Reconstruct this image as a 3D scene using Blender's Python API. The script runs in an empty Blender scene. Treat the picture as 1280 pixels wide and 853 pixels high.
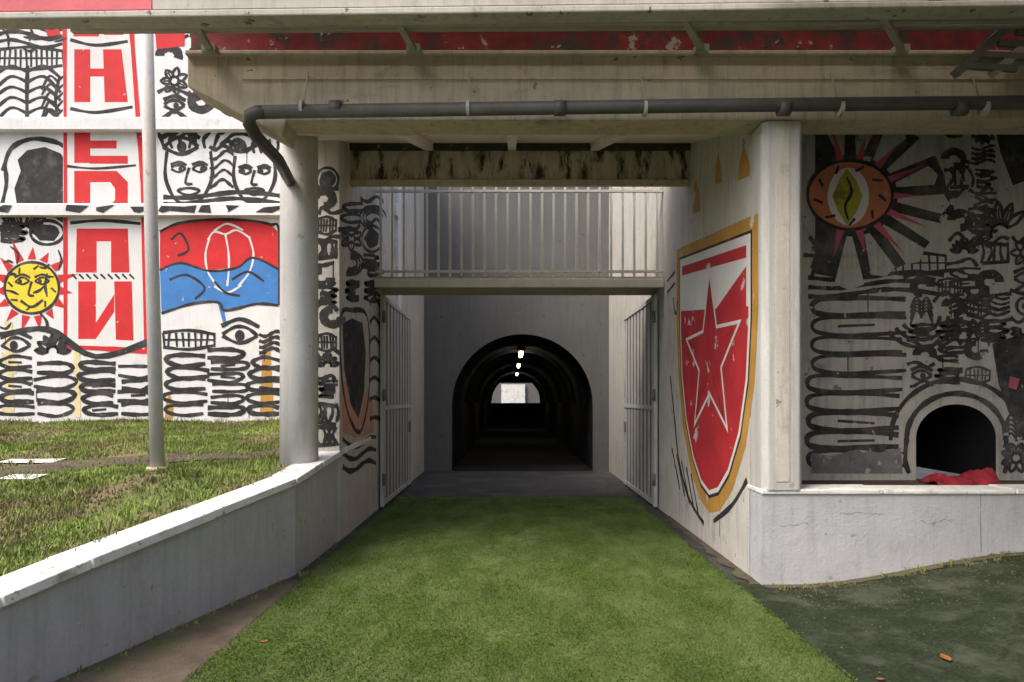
import bpy, bmesh, math, random
from mathutils import Vector
S = bpy.context.scene
C = bpy.context.collection
R = math.radians
# ------------------------------------------------------------ camera
F, HOR, CX, EYE = 853.0, 498.0, 640.0, 1.7
cam = bpy.data.objects.new('camera', bpy.data.cameras.new('camera')); C.objects.link(cam)
cam.location = (0, 0, EYE); cam.rotation_euler = (R(90), 0, 0)
cam.data.sensor_width = 36; cam.data.lens = 36*F/1280; cam.data.shift_y = (HOR-426.5)/1280
cam.data.clip_start = 0.05; cam.data.clip_end = 2000
S.camera = cam
# ------------------------------------------------------------ sky and sun (bright overcast, light from the open left)
SUN_EL, SUN_AZ = 52, -128      # azimuth from +Y, clockwise seen from above
w = bpy.data.worlds.new('World'); S.world = w; w.use_nodes = True
nt = w.node_tree; bg = nt.nodes['Background']
sky = nt.nodes.new('ShaderNodeTexSky'); sky.sky_type = 'NISHITA'; sky.sun_disc = False
sky.sun_elevation = R(SUN_EL); sky.sun_rotation = R(SUN_AZ); sky.air_density = 1.0; sky.dust_density = 6.0; sky.ozone_density = 1.0
nt.links.new(sky.outputs[0], bg.inputs[0]); bg.inputs[1].default_value = 0.15
sl = bpy.data.lights.new('sun', 'SUN'); sl.energy = 0.9; sl.angle = R(25); sl.color = (1, .965, .91)
so = bpy.data.objects.new('sun', sl); C.objects.link(so)
a, e = R(SUN_AZ), R(SUN_EL)
so.rotation_euler = Vector((math.sin(a)*math.cos(e), math.cos(a)*math.cos(e), math.sin(e))).to_track_quat('Z', 'Y').to_euler()
S.view_settings.view_transform = 'Standard'; S.view_settings.look = 'None'
S.view_settings.exposure = 1.0; S.view_settings.gamma = 1
# ------------------------------------------------------------ helpers
random.seed(7)
def P(px, py, d): return Vector(((px-CX)/F*d, d, EYE-(py-HOR)/F*d))
def Zt(py, d): return EYE-(py-HOR)/F*d
def Xt(px, d): return (px-CX)/F*d
def link(name, me, mat, parent=None, loc=None):
    o = bpy.data.objects.new(name, me); C.objects.link(o)
    if mat and not me.materials: me.materials.append(mat)
    if parent: o.parent = parent
    if loc is not None: o.location = loc
    return o
class MB:
    def __init__(s): s.v = []; s.f = []
    def face(s, pts):
        n = len(s.v); s.v += [tuple(p) for p in pts]; s.f.append(tuple(range(n, n+len(pts))))
    def box(s, x0, x1, y0, y1, z0, z1):
        s.hexa([(x0,y0,z0),(x1,y0,z0),(x1,y1,z0),(x0,y1,z0),(x0,y0,z1),(x1,y0,z1),(x1,y1,z1),(x0,y1,z1)])
    def hexa(s, p):
        n = len(s.v); s.v += [tuple(q) for q in p]
        for f in ((0,3,2,1),(4,5,6,7),(0,1,5,4),(1,2,6,5),(2,3,7,6),(3,0,4,7)): s.f.append(tuple(n+i for i in f))
    def prism(s, poly, axis, a, b):
        """extrude a 2-D outline; axis 'y': outline is (x,z), 'x': outline is (y,z), 'z': outline is (x,y)"""
        m = {'y': lambda u,v,t:(u,t,v), 'x': lambda u,v,t:(t,u,v), 'z': lambda u,v,t:(u,v,t)}[axis]
        n = len(s.v); k = len(poly)
        s.v += [m(u,v,a) for u,v in poly] + [m(u,v,b) for u,v in poly]
        s.f.append(tuple(range(n, n+k))); s.f.append(tuple(reversed(range(n+k, n+2*k))))
        for i in range(k): j=(i+1)%k; s.f.append((n+i, n+k+i, n+k+j, n+j))
    def bar(s, p, q, wx, wy):
        p, q = Vector(p), Vector(q); d = (q-p).normalized()
        up = Vector((0,0,1)) if abs(d.z) < .9 else Vector((0,1,0))
        a = d.cross(up).normalized()*wx/2; b = d.cross(a).normalized()*wy/2
        s.hexa([p-a-b,p+a-b,p+a+b,p-a+b,q-a-b,q+a-b,q+a+b,q-a+b])
    def tube(s, pts, r, n=14, caps=True):
        pts = [Vector(p) for p in pts]; rr = r if isinstance(r, (list, tuple)) else [r]*len(pts)
        base = len(s.v)
        for i, p in enumerate(pts):
            d = (pts[min(i+1,len(pts)-1)]-pts[max(i-1,0)]).normalized()
            up = Vector((0,0,1)) if abs(d.z) < .9 else Vector((0,1,0))
            a = d.cross(up).normalized(); b = d.cross(a).normalized()
            for k in range(n):
                t = 2*math.pi*k/n; s.v.append(tuple(p+(a*math.cos(t)+b*math.sin(t))*rr[i]))
        for i in range(len(pts)-1):
            for k in range(n):
                j = (k+1)%n; s.f.append((base+i*n+k, base+i*n+j, base+(i+1)*n+j, base+(i+1)*n+k))
        if caps:
            s.f.append(tuple(base+k for k in range(n))); s.f.append(tuple(base+(len(pts)-1)*n+k for k in range(n)))
    def mesh(s, name, smooth=False, fix=True):
        me = bpy.data.meshes.new(name); me.from_pydata(s.v, [], s.f)
        if fix:
            bm = bmesh.new(); bm.from_mesh(me); bmesh.ops.recalc_face_normals(bm, faces=bm.faces); bm.to_mesh(me); bm.free()
        if smooth:
            for p in me.polygons: p.use_smooth = len(p.vertices) == 4
        me.update(); return me
    def build(s, name, mat, parent=None, smooth=False, bevel=0, fix=True):
        o = link(name, s.mesh(name, smooth, fix), mat, parent)
        if bevel:
            b = o.modifiers.new('bevel', 'BEVEL'); b.width = bevel; b.segments = 2; b.limit_method = 'ANGLE'
        return o
def thing(name, label, cat, loc=(0,0,0), group=None):
    o = bpy.data.objects.new(name, None); C.objects.link(o); o.empty_display_size = .1
    o['label'] = label; o['category'] = cat
    if group: o['group'] = group
    return o
def tag(o, label, cat, group=None):
    o['label'] = label; o['category'] = cat
    if group: o['group'] = group
    return o
def struct(o): o['kind'] = 'structure'; return o
# ------------------------------------------------------------ materials
def mat(name, base, rough=.8, var=.12, scale=3.0, bump=.15, bscale=40, dirt=None, dirt_scale=1.2, dirt_lo=.55, dirt_hi=.75, stretch=(1,1,1), metal=0, fine=.06, spec=.3, streak=0, streak_col=(.10,.09,.075), chip=None, chip_at=.70, chip_scale=7):
    m = bpy.data.materials.new(name); m.use_nodes = True
    t = m.node_tree; n = t.nodes; L = t.links.new; b = n['Principled BSDF']
    b.inputs['Roughness'].default_value = rough; b.inputs['Metallic'].default_value = metal
    b.inputs['Specular IOR Level'].default_value = spec
    tc = n.new('ShaderNodeNewGeometry')
    mp = n.new('ShaderNodeMapping'); L(tc.outputs['Position'], mp.inputs['Vector']); mp.inputs['Scale'].default_value = stretch
    n1 = n.new('ShaderNodeTexNoise'); n1.inputs['Scale'].default_value = scale; n1.inputs['Detail'].default_value = 8; n1.inputs['Roughness'].default_value = .65
    L(mp.outputs[0], n1.inputs['Vector'])
    n2 = n.new('ShaderNodeTexNoise'); n2.inputs['Scale'].default_value = bscale; n2.inputs['Detail'].default_value = 6; n2.inputs['Roughness'].default_value = .7
    L(tc.outputs['Position'], n2.inputs['Vector'])
    def mixc(fac, A, B, mode='MIX'):
        x = n.new('ShaderNodeMix'); x.data_type = 'RGBA'; x.blend_type = mode
        for s_, val in ((x.inputs[0], fac), (x.inputs[6], A), (x.inputs[7], B)):
            if hasattr(val, 'links') or isinstance(val, bpy.types.NodeSocket): L(val, s_)
            elif isinstance(val, (int, float)): s_.default_value = val
            else: s_.default_value = (*val, 1)
        return x.outputs[2]
    def ramp(src, lo, hi):
        r = n.new('ShaderNodeMapRange'); r.inputs[1].default_value = lo; r.inputs[2].default_value = hi; L(src, r.inputs[0]); return r.outputs[0]
    dark = tuple(c*(1-var*2) for c in base); lite = tuple(min(1, c*(1+var)) for c in base)
    col = mixc(ramp(n1.outputs[0], .3, .7), dark, lite)
    f = ramp(n2.outputs[0], .3, .7)
    col = mixc(f, tuple([1-fine*2]*3), tuple([1+fine]*3)) if False else col
    fm = mixc(f, (1-fine*2,)*3, (1,)*3); col = mixc(1.0, col, fm, 'MULTIPLY')
    if dirt:
        n3 = n.new('ShaderNodeTexNoise'); n3.inputs['Scale'].default_value = dirt_scale; n3.inputs['Detail'].default_value = 10; n3.inputs['Roughness'].default_value = .7
        L(mp.outputs[0], n3.inputs['Vector'])
        col = mixc(ramp(n3.outputs[0], dirt_lo, dirt_hi), col, dirt)
    if streak:      # rain streaks and grime running down the surface
        ms = n.new('ShaderNodeMapping'); L(tc.outputs['Position'], ms.inputs['Vector']); ms.inputs['Scale'].default_value = (5,5,.45)
        n4 = n.new('ShaderNodeTexNoise'); n4.inputs['Scale'].default_value = 2.4; n4.inputs['Detail'].default_value = 9; n4.inputs['Roughness'].default_value = .72
        L(ms.outputs[0], n4.inputs['Vector'])
        mu = n.new('ShaderNodeMath'); mu.operation = 'MULTIPLY'; mu.inputs[1].default_value = streak; mu.use_clamp = True; L(ramp(n4.outputs[0], .48, .74), mu.inputs[0])
        col = mixc(mu.outputs[0], col, streak_col)
    if chip:        # flaked spots
        n5 = n.new('ShaderNodeTexNoise'); n5.inputs['Scale'].default_value = chip_scale; n5.inputs['Detail'].default_value = 5; n5.inputs['Roughness'].default_value = .6
        L(tc.outputs['Position'], n5.inputs['Vector'])
        col = mixc(ramp(n5.outputs[0], chip_at, chip_at+.02), col, chip)
    L(col, b.inputs['Base Color'])
    if bump:
        bp = n.new('ShaderNodeBump'); bp.inputs['Strength'].default_value = bump; bp.inputs['Distance'].default_value = .02
        ad = n.new('ShaderNodeMath'); ad.operation = 'ADD'; L(n2.outputs[0], ad.inputs[0]); L(n1.outputs[0], ad.inputs[1])
        L(ad.outputs[0], bp.inputs['Height']); L(bp.outputs[0], b.inputs['Normal'])
    return m
M = {}
M['white_wall'] = mat('white_painted_plaster', (.74,.745,.75), .8, .06, 1.5, .2, 60, (.42,.42,.40), 1.6, .60, .78, streak=.30, streak_col=(.36,.35,.33), chip=(.45,.44,.42), chip_at=.70)
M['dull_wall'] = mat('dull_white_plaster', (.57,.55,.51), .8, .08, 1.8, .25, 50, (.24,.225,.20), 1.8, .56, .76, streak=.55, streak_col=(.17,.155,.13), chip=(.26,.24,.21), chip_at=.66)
M['dim_wall'] = mat('grimy_shade_toned_plaster', (.50,.485,.45), .85, .10, 1.8, .25, 50, (.20,.19,.17), 1.8, .54, .74, streak=.6, streak_col=(.12,.11,.095), chip=(.2,.19,.17), chip_at=.66)  # grimy copy of the dull plaster, base darkened to stand for overhang shade
M['low_wall'] = mat('low_wall_paint', (.47,.48,.51), .75, .06, 2.2, .35, 30, (.33,.32,.29), 1.7, .58, .74, streak=.40, streak_col=(.22,.21,.19), chip=(.30,.29,.27), chip_at=.665, chip_scale=9)
M['coping'] = mat('coping_white', (.74,.74,.72), .8, .08, 4, .4, 30, (.36,.34,.28), 3.5, .56, .70, chip=(.33,.32,.28), chip_at=.63, chip_scale=14)
M['concrete'] = mat('beige_concrete', (.52,.455,.345), .85, .10, 1.2, .25, 35, (.17,.155,.12), 1.5, .58, .78, (1,1,2.5), streak=.55, streak_col=(.13,.105,.075), chip=(.22,.17,.11), chip_at=.66)
M['soffit'] = mat('soffit_plaster', (.84,.765,.72), .85, .08, 1.4, .15, 30, (.24,.2,.16), 1.2, .62, .82, streak=.0, chip=(.34,.25,.17), chip_at=.66, chip_scale=4)
M['stained'] = mat('mould_streaked_concrete', (.50,.45,.37), .9, .15, 3, .3, 40, (.03,.026,.022), 2.4, .50, .60, (2.6,2.6,.8), streak=.5, streak_col=(.30,.17,.06))
M['mould'] = mat('black_mould', (.05,.048,.042), .95, .3, 6, .4, 30, (.3,.28,.24), 5, .58, .70)
M['red_girder'] = mat('peeling_red_paint', (.28,.036,.036), .75, .25, 3, .4, 30, (.07,.05,.04), 3.2, .49, .57, (1,1,1), chip=(.40,.35,.29), chip_at=.635, chip_scale=6)
M['fascia'] = mat('beige_fascia_metal', (.45,.43,.38), .6, .08, 2, .12, 30, (.16,.14,.11), 5, .60, .72, streak=.5, streak_col=(.13,.11,.08), chip=(.12,.10,.08), chip_at=.64)
M['fascia_red'] = mat('faded_red_fascia', (.62,.12,.15), .6, .12, 3, .12, 30, (.6,.5,.45), 5, .62, .74)
M['steel'] = mat('painted_steel', (.38,.365,.32), .6, .1, 4, .1, 40, (.12,.075,.045), 6, .60, .72)
M['steel_dark'] = mat('dark_steel', (.17,.16,.145), .6, .1, 4, .1, 40)
M['pipe'] = mat('grey_plastic_pipe', (.085,.085,.08), .45, .15, 4, .05, 40, (.11,.105,.09), 3, .6, .8)
M['column'] = mat('column_paint', (.52,.52,.51), .7, .06, 2, .2, 40, (.36,.35,.32), 2.5, .58, .76, (1,1,.4), streak=.55, streak_col=(.24,.23,.20), chip=(.33,.32,.29), chip_at=.67, chip_scale=6)
M['rail_paint'] = mat('grey_white_rail', (.72,.715,.69), .55, .06, 5, .1, 50, (.25,.17,.11), 7, .62, .75)
M['gate_paint'] = mat('gate_paint', (.52,.515,.50), .6, .08, 4, .1, 50, (.25,.22,.18), 5, .6, .76, streak=.5)
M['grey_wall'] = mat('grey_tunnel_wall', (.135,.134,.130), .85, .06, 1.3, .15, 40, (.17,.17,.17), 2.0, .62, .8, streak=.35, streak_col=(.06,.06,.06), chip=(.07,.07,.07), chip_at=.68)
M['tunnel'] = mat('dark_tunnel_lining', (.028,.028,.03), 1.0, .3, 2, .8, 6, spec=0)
M['asphalt'] = mat('asphalt', (.085,.086,.09), .9, .16, 1.6, .6, 90, (.12,.105,.088), 1.3, .50, .72, fine=.35)
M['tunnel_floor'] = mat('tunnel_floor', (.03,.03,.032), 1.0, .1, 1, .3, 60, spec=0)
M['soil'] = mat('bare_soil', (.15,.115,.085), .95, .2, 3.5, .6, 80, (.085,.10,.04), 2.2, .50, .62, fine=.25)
M['moss'] = mat('mossy_asphalt', (.044,.068,.028), .95, .25, 3.4, 1.0, 45, (.072,.082,.055), 2.2, .50, .66, fine=.45)
M['turf'] = mat('green_turf_carpet', (.145,.225,.050), .95, .10, 2.2, .9, 75, (.165,.215,.080), 1.6, .44, .74, (1.3,.6,1), fine=.42, spec=.1)
M['lawn'] = mat('lawn_soil', (.20,.235,.07), .95, .25, 1.6, .6, 70, (.19,.14,.09), .75, .47, .55, fine=.3)
M['blade'] = mat('grass_blade', (.235,.31,.07), .7, .35, 1.4, 0, 60, (.20,.165,.085), .8, .49, .60)
M['white_line'] = mat('white_line', (.78,.78,.77), .8, .06, 5, .2, 60, (.4,.4,.35), 8, .6, .7)
M['black'] = mat('black_mural_paint', (.034,.033,.034), .75, .35, 5, .1, 60, (.10,.098,.095), 3, .52, .72, chip=(.40,.39,.38), chip_at=.685, chip_scale=9)
M['black_faded'] = mat('faded_black_mural_paint', (.055,.053,.05), .8, .35, 5, .1, 60, (.13,.125,.115), 2.6, .50, .70, chip=(.40,.38,.35), chip_at=.645, chip_scale=8)
M['p_white'] = mat('white_mural_paint', (.70,.70,.69), .8, .05, 2, .1, 60, (.45,.43,.40), 2, .62, .78)
M['p_red'] = mat('red_mural_paint', (.62,.022,.028), .7, .1, 3, .1, 60, streak=.25, streak_col=(.12,.08,.06), chip=(.50,.48,.45), chip_at=.68, chip_scale=8)
M['p_red2'] = mat('shield_red_paint', (.50,.028,.038), .7, .12, 3, .1, 60, (.32,.02,.025), 2, .6, .75, streak=.25, streak_col=(.12,.08,.06), chip=(.50,.48,.45), chip_at=.64, chip_scale=3.5)
M['p_blue'] = mat('blue_mural_paint', (.050,.215,.56), .7, .1, 3, .1, 60, streak=.25, streak_col=(.12,.08,.06), chip=(.50,.48,.45), chip_at=.68, chip_scale=8)
M['p_yellow'] = mat('yellow_mural_paint', (.80,.63,.035), .7, .08, 3, .1, 60, streak=.25, streak_col=(.12,.08,.06), chip=(.50,.48,.45), chip_at=.68, chip_scale=8)
M['p_gold'] = mat('gold_mural_paint', (.50,.27,.055), .7, .12, 3, .1, 60, streak=.25, streak_col=(.12,.08,.06), chip=(.50,.48,.45), chip_at=.64, chip_scale=3.5)
M['p_orange'] = mat('orange_mural_paint', (.58,.21,.115), .75, .12, 3, .1, 60, streak=.25, streak_col=(.12,.08,.06), chip=(.50,.48,.45), chip_at=.68, chip_scale=8)
M['p_salmon'] = mat('salmon_mural_paint', (.60,.33,.24), .75, .15, 3, .1, 60)
M['p_pink'] = mat('pink_mural_paint', (.48,.11,.15), .75, .15, 3, .1, 60)
M['p_olive'] = mat('olive_yellow_paint', (.46,.43,.06), .75, .15, 6, .1, 60, (.2,.2,.04), 6, .5, .6)
M['p_cream'] = mat('cream_yellow_paint', (.72,.62,.36), .75, .1, 3, .1, 60, (.5,.4,.2), 3, .56, .7)
M['p_grey'] = mat('grey_patch_paint', (.20,.20,.20), .85, .2, 6, .2, 50, (.4,.4,.39), 7, .55, .62)
M['cloth'] = mat('faded_red_cloth', (.36,.03,.045), .9, .25, 8, .5, 120)
M['leaf'] = mat('dry_leaf', (.36,.13,.03), .8, .2, 20, .1, 60)
M['hole'] = mat('dark_hole', (.012,.012,.013), .95, .2, 3, .2, 30)
M['iron'] = mat('cast_iron', (.03,.03,.03), .6, .2, 8, .3, 80)
def emis(name, col, st):
    m = bpy.data.materials.new(name); m.use_nodes = True
    b = m.node_tree.nodes['Principled BSDF']; b.inputs['Base Color'].default_value = (.9,.9,.9,1)
    b.inputs['Emission Color'].default_value = (*col, 1); b.inputs['Emission Strength'].default_value = st
    return m
M['lamp'] = emis('lit_tube', (1,.85,.62), 14)
# ------------------------------------------------------------ paint on walls (flat print, a few mm proud)
rdrip = random.Random(21)
class Paint:
    """strokes and fills in wall coordinates (u,v) in metres; pm maps a photo pixel to (u,v), wm maps (u,v,off) to the world"""
    def __init__(s, pm, wm, off, k): s.pm, s.wm, s.off, s.k = pm, wm, off*.4, k; s.mb = MB(); s.lift = 0
    def poly(s, pts, px=True, off=0):
        q = [s.pm(*p) for p in pts] if px else pts
        s.lift += .000006
        s.mb.face([s.wm(u, v, s.off+off+s.lift) for u, v in q])
    def line(s, pts, wd=6, closed=False, sub=5, taper=False):
        q = [Vector(s.pm(*p)) for p in pts]
        if len(q) > 2: q = smooth(q, closed, sub)
        n = len(q); h = wd*s.k/2; s.lift += .000006
        Lp, Rp = [], []
        for i in range(n):
            if closed: d = q[(i+1)%n]-q[i-1]
            else: d = q[min(i+1,n-1)]-q[max(i-1,0)]
            if d.length < 1e-9: d = Vector((1,0))
            d.normalize(); nn = Vector((-d.y, d.x)); t = h
            if taper: t = h*(.35+.65*math.sin(math.pi*min(1,max(0,(i+.3)/(n-.4)))))
            t *= 1+.16*math.sin(i*.9+n*1.3)+.08*math.sin(i*2.3+wd)
            Lp.append(q[i]+nn*t); Rp.append(q[i]-nn*t)
        b = len(s.mb.v); o = s.off+s.lift
        for i in range(n):
            s.mb.v.append(tuple(s.wm(Lp[i].x, Lp[i].y, o))); s.mb.v.append(tuple(s.wm(Rp[i].x, Rp[i].y, o)))
        for i in range(n if closed else n-1):
            j = (i+1)%n; s.mb.f.append((b+2*i, b+2*i+1, b+2*j+1, b+2*j))
        if wd > 4 and rdrip.random() < .12:      # a run of paint
            c = q[rdrip.randrange(n)]; l_ = rdrip.uniform(.08,.30); g_ = .008
            s.mb.face([s.wm(c.x-g_, c.y, o), s.wm(c.x+g_, c.y, o), s.wm(c.x+g_*.7, c.y-l_, o), s.wm(c.x-g_*.7, c.y-l_, o)])
    def ell(s, cx, cy, rx, ry, wd=5, a0=0, a1=360, rot=0):
        full = abs(a1-a0) >= 360; n = 16
        pts = []
        for i in range(n if full else n+1):
            t = R(a0+(a1-a0)*i/n); x, y = rx*math.cos(t), ry*math.sin(t)
            pts.append((cx+x*math.cos(rot)-y*math.sin(rot), cy+x*math.sin(rot)+y*math.cos(rot)))
        s.line(pts, wd, full, 2)
    def disc(s, cx, cy, rx, ry, rot=0, n=20):
        s.poly([(cx+rx*math.cos(t)*math.cos(rot)-ry*math.sin(t)*math.sin(rot), cy+rx*math.cos(t)*math.sin(rot)+ry*math.sin(t)*math.cos(rot)) for t in [2*math.pi*i/n for i in range(n)]])
    def build(s, name, m, parent): return s.mb.build(name, m, parent, fix=False)
def smooth(q, closed, sub):
    out = []; n = len(q)
    for i in range(n if closed else n-1):
        p0 = q[(i-1)%n] if closed or i > 0 else q[0]; p1 = q[i]; p2 = q[(i+1)%n]; p3 = q[(i+2)%n] if closed or i+2 < n else q[-1]
        for j in range(sub):
            t = j/sub
            out.append(.5*((2*p1)+(-p0+p2)*t+(2*p0-5*p1+4*p2-p3)*t*t+(-p0+3*p1-3*p2+p3)*t**3))
    if not closed: out.append(q[-1])
    return out
def front_wall(D):   # a wall square to the passage, facing the camera
    return (lambda px, py: (Xt(px, D), Zt(py, D))), (lambda u, v, off: Vector((u, D-off, v))), D/F
def side_wall(X):    # a wall along the passage
    sgn = 1 if X > 0 else -1
    def pm(px, py): d = X*F/(px-CX); return (d, Zt(py, d))
    return pm, (lambda u, v, off: Vector((X-sgn*off, u, v)))
# doodle motifs, all in pixel space
rnd = random.Random(11)
def J(a): return rnd.uniform(-a, a)
def m_stack(p, x0, y0, x1, y1, n, wd=6, side=1):
    h = (y1-y0)/n
    for i in range(n):
        ya, yb = y0+i*h+1, y0+(i+1)*h-1; b = J(h*.18); e = h*.45
        xl, xr = x0+J(4), x1+J(5)
        p.line([(xr if side>0 else xl, ya+h*.15+b), ((x0+x1)/2, ya+b*.5+J(2)), (xl+e if side>0 else xr-e, ya+2), (xl if side>0 else xr, (ya+yb)/2), (xl+e if side>0 else xr-e, yb-2), ((x0+x1)/2, yb+J(2)), (xr if side>0 else xl, yb-h*.12)], wd*rnd.uniform(.8,1.25))
        if rnd.random() < .4: p.line([(x0+(x1-x0)*.3, (ya+yb)/2+J(2)), (x0+(x1-x0)*.7, (ya+yb)/2+J(3))], wd*.6)
def m_fan(p, cx, cy, r, a0, a1, n, wd=5, r0=.25):
    for i in range(n):
        a = R(a0+(a1-a0)*(i+.5)/n); da = R((a1-a0)/n)*.45
        f = lambda rr, aa: (cx+rr*math.cos(aa), cy+rr*math.sin(aa))
        p.line([f(r*r0, a), f(r*.6, a-da), f(r, a), f(r*.6, a+da), f(r*r0, a)], wd)
        if rnd.random() < .6: p.line([f(r*(r0+.1), a), f(r*.8, a)], wd*.6)
def m_eye(p, cx, cy, s, wd=5):
    p.line([(cx-s, cy+J(2)), (cx-s*.3, cy-s*.5), (cx+s*.4, cy-s*.45), (cx+s, cy)], wd)
    p.line([(cx-s, cy), (cx, cy+s*.42), (cx+s, cy)], wd)
    p.disc(cx+J(3), cy, s*.28, s*.33)
    p.line([(cx-s*1.05, cy-s*.55), (cx, cy-s*.95), (cx+s*1.1, cy-s*.5)], wd*1.2)
def m_face(p, cx, cy, s, wd=5):
    p.line([(cx-s*.8, cy-s*.9), (cx-s*.85, cy+s*.1), (cx-s*.4, cy+s*.95), (cx+s*.35, cy+s*.95), (cx+s*.85, cy+s*.1), (cx+s*.8, cy-s*.9)], wd)
    m_eye(p, cx-s*.38, cy-s*.25, s*.27, wd*.7); m_eye(p, cx+s*.4, cy-s*.25, s*.27, wd*.7)
    p.line([(cx+s*.02, cy-s*.3), (cx-s*.12, cy+s*.25), (cx+s*.14, cy+s*.3)], wd*.8)
    p.line([(cx-s*.4, cy+s*.55), (cx, cy+s*.45), (cx+s*.4, cy+s*.55), (cx, cy+s*.72)], wd*.8, True)
    for i in range(7):
        x = cx-s*.9+s*1.8*i/6; p.line([(x, cy-s*1.0), (x+J(5), cy-s*1.35), (x+J(9), cy-s*1.6)], wd*1.2, taper=True)
def m_waves(p, x0, y0, x1, y1, n, wd=6):
    ph = J(3); am = (y1-y0)/n*.45
    for i in range(n):
        y = y0+(y1-y0)*(i+.5)/n
        p.line([(x0+(x1-x0)*k/5, y+am*math.sin(ph+k*1.15+i*.35)) for k in range(6)], wd*rnd.uniform(.7,1.3))
def m_arcs(p, cx, cy, r, a0, a1, n, wd=6):
    for i in range(n):
        q = r*(.3+.7*(i+1)/n); p.ell(cx, cy, q, q*.85, wd, a0, a1)
def m_spiral(p, cx, cy, r, wd=5):
    p.line([(cx+r*(1-t)*math.cos(t*11), cy+r*(1-t)*math.sin(t*11)) for t in [i/22 for i in range(21)]], wd, sub=2)
def m_teeth(p, x0, y0, x1, y1, n, wd=5):
    p.line([(x0,y0),((x0+x1)/2,y0-3),(x1,y0+2)], wd); p.line([(x0,y1),((x0+x1)/2,y1+3),(x1,y1-2)], wd)
    for i in range(n+1):
        x = x0+(x1-x0)*i/n; p.line([(x, y0), (x+J(2), y1)], wd*.7)
    p.line([(x0, (y0+y1)/2), (x1, (y0+y1)/2)], wd*.6)
def m_tree(p, cx, y0, y1, s, wd=5):
    p.line([(cx, y1), (cx+J(3), (y0+y1)/2), (cx+J(4), y0)], wd)
    for i in range(5):
        y = y1-(y1-y0)*(i+.6)/5.2
        for sd in (-1, 1): p.line([(cx, y), (cx+sd*s*.5, y-7), (cx+sd*s, y+10+J(5))], wd*.8)
def m_blob(p, cx, cy, rx, ry):
    n = 14; p.poly([(cx+rx*(1+J(.18))*math.cos(t), cy+ry*(1+J(.18))*math.sin(t)) for t in [2*math.pi*i/n for i in range(n)]])
def m_checks(p, x0, y0, x1, y1, wd=5):
    for i in range(5):
        x = x0+(x1-x0)*i/4; p.line([(x, y0), (x+J(6), (y0+y1)/2), (x+J(4), y1)], wd)
    p.line([(x0,y0),(x1,y0+J(4))], wd*1.3); p.line([(x0,y1),(x1,y1+J(4))], wd*1.3)
def filler(p, x0, y0, x1, y1, n, wd):
    for _ in range(n):
        x, y = rnd.uniform(x0,x1), rnd.uniform(y0,y1); a_ = rnd.choice((0,.3,-.3,1.57,1.2,2.6)); l_ = rnd.uniform(6,15); c_ = J(7)
        dx, dy = math.cos(a_)*l_, math.sin(a_)*l_
        p.line([(x-dx,y-dy),(x-dy/l_*c_,y+dx/l_*c_),(x+dx,y+dy)], wd*rnd.uniform(.7,1.2), taper=True)
def doodle(p, x0, y0, x1, y1, wd, cell=(62,46), skip=()):
    """dense hand-drawn line work over a rectangle"""
    nx = max(1, round((x1-x0)/cell[0])); ny = max(1, round((y1-y0)/cell[1]))
    cw, ch = (x1-x0)/nx, (y1-y0)/ny
    for j in range(ny):
        for i in range(nx):
            a, b = x0+i*cw, y0+j*ch; cx, cy = a+cw/2, b+ch/2
            if any(X0-8 < cx < X1+8 and Y0-6 < cy < Y1+6 for X0,Y0,X1,Y1 in skip): continue
            t = rnd.choice('ssssffewaaactbhg'); g = 3
            if t == 's': m_stack(p, a+g, b+g, a+cw-g, b+ch-g, rnd.choice((2,3,3)), wd, rnd.choice((-1,1)))
            elif t == 'f': m_fan(p, cx, cy, min(cw,ch)*.55, *rnd.choice(((0,360),(0,360),(180,360),(20,200))), rnd.choice((6,7,8)), wd*.8)
            elif t == 'e': m_eye(p, cx, cy, cw*.36, wd); m_waves(p, a+g, b+ch*.72, a+cw-g, b+ch, 1, wd)
            elif t == 'w': m_waves(p, a, b+g, a+cw, b+ch-g, rnd.choice((3,4)), wd)
            elif t == 'a': q = rnd.choice((0,90,180,270)); m_arcs(p, cx+J(8), cy+J(6), ch*.5, q, q+rnd.choice((200,270)), 3, wd)
            elif t == 'c': m_checks(p, a+g, b+g, a+cw-g, b+ch-g, wd*.9)
            elif t == 't': m_teeth(p, a+g, b+ch*.2, a+cw-g, b+ch*.75, 6, wd*.8)
            elif t == 'b': m_blob(p, cx, cy, cw*.36, ch*.38); p.ell(cx, cy, cw*.5, ch*.5, wd*.8)
            elif t == 'h': m_spiral(p, cx, cy, ch*.45, wd)
            elif t == 'g': m_tree(p, cx, b+g, b+ch-g, cw*.4, wd*.8)
            if rnd.random() < .5: p.line([(a+J(6), b+J(5)), (a+cw*.3, b+J(9)), (a+cw*.7, b+J(9)), (a+cw+J(6), b+J(5))], wd*1.1)
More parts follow.
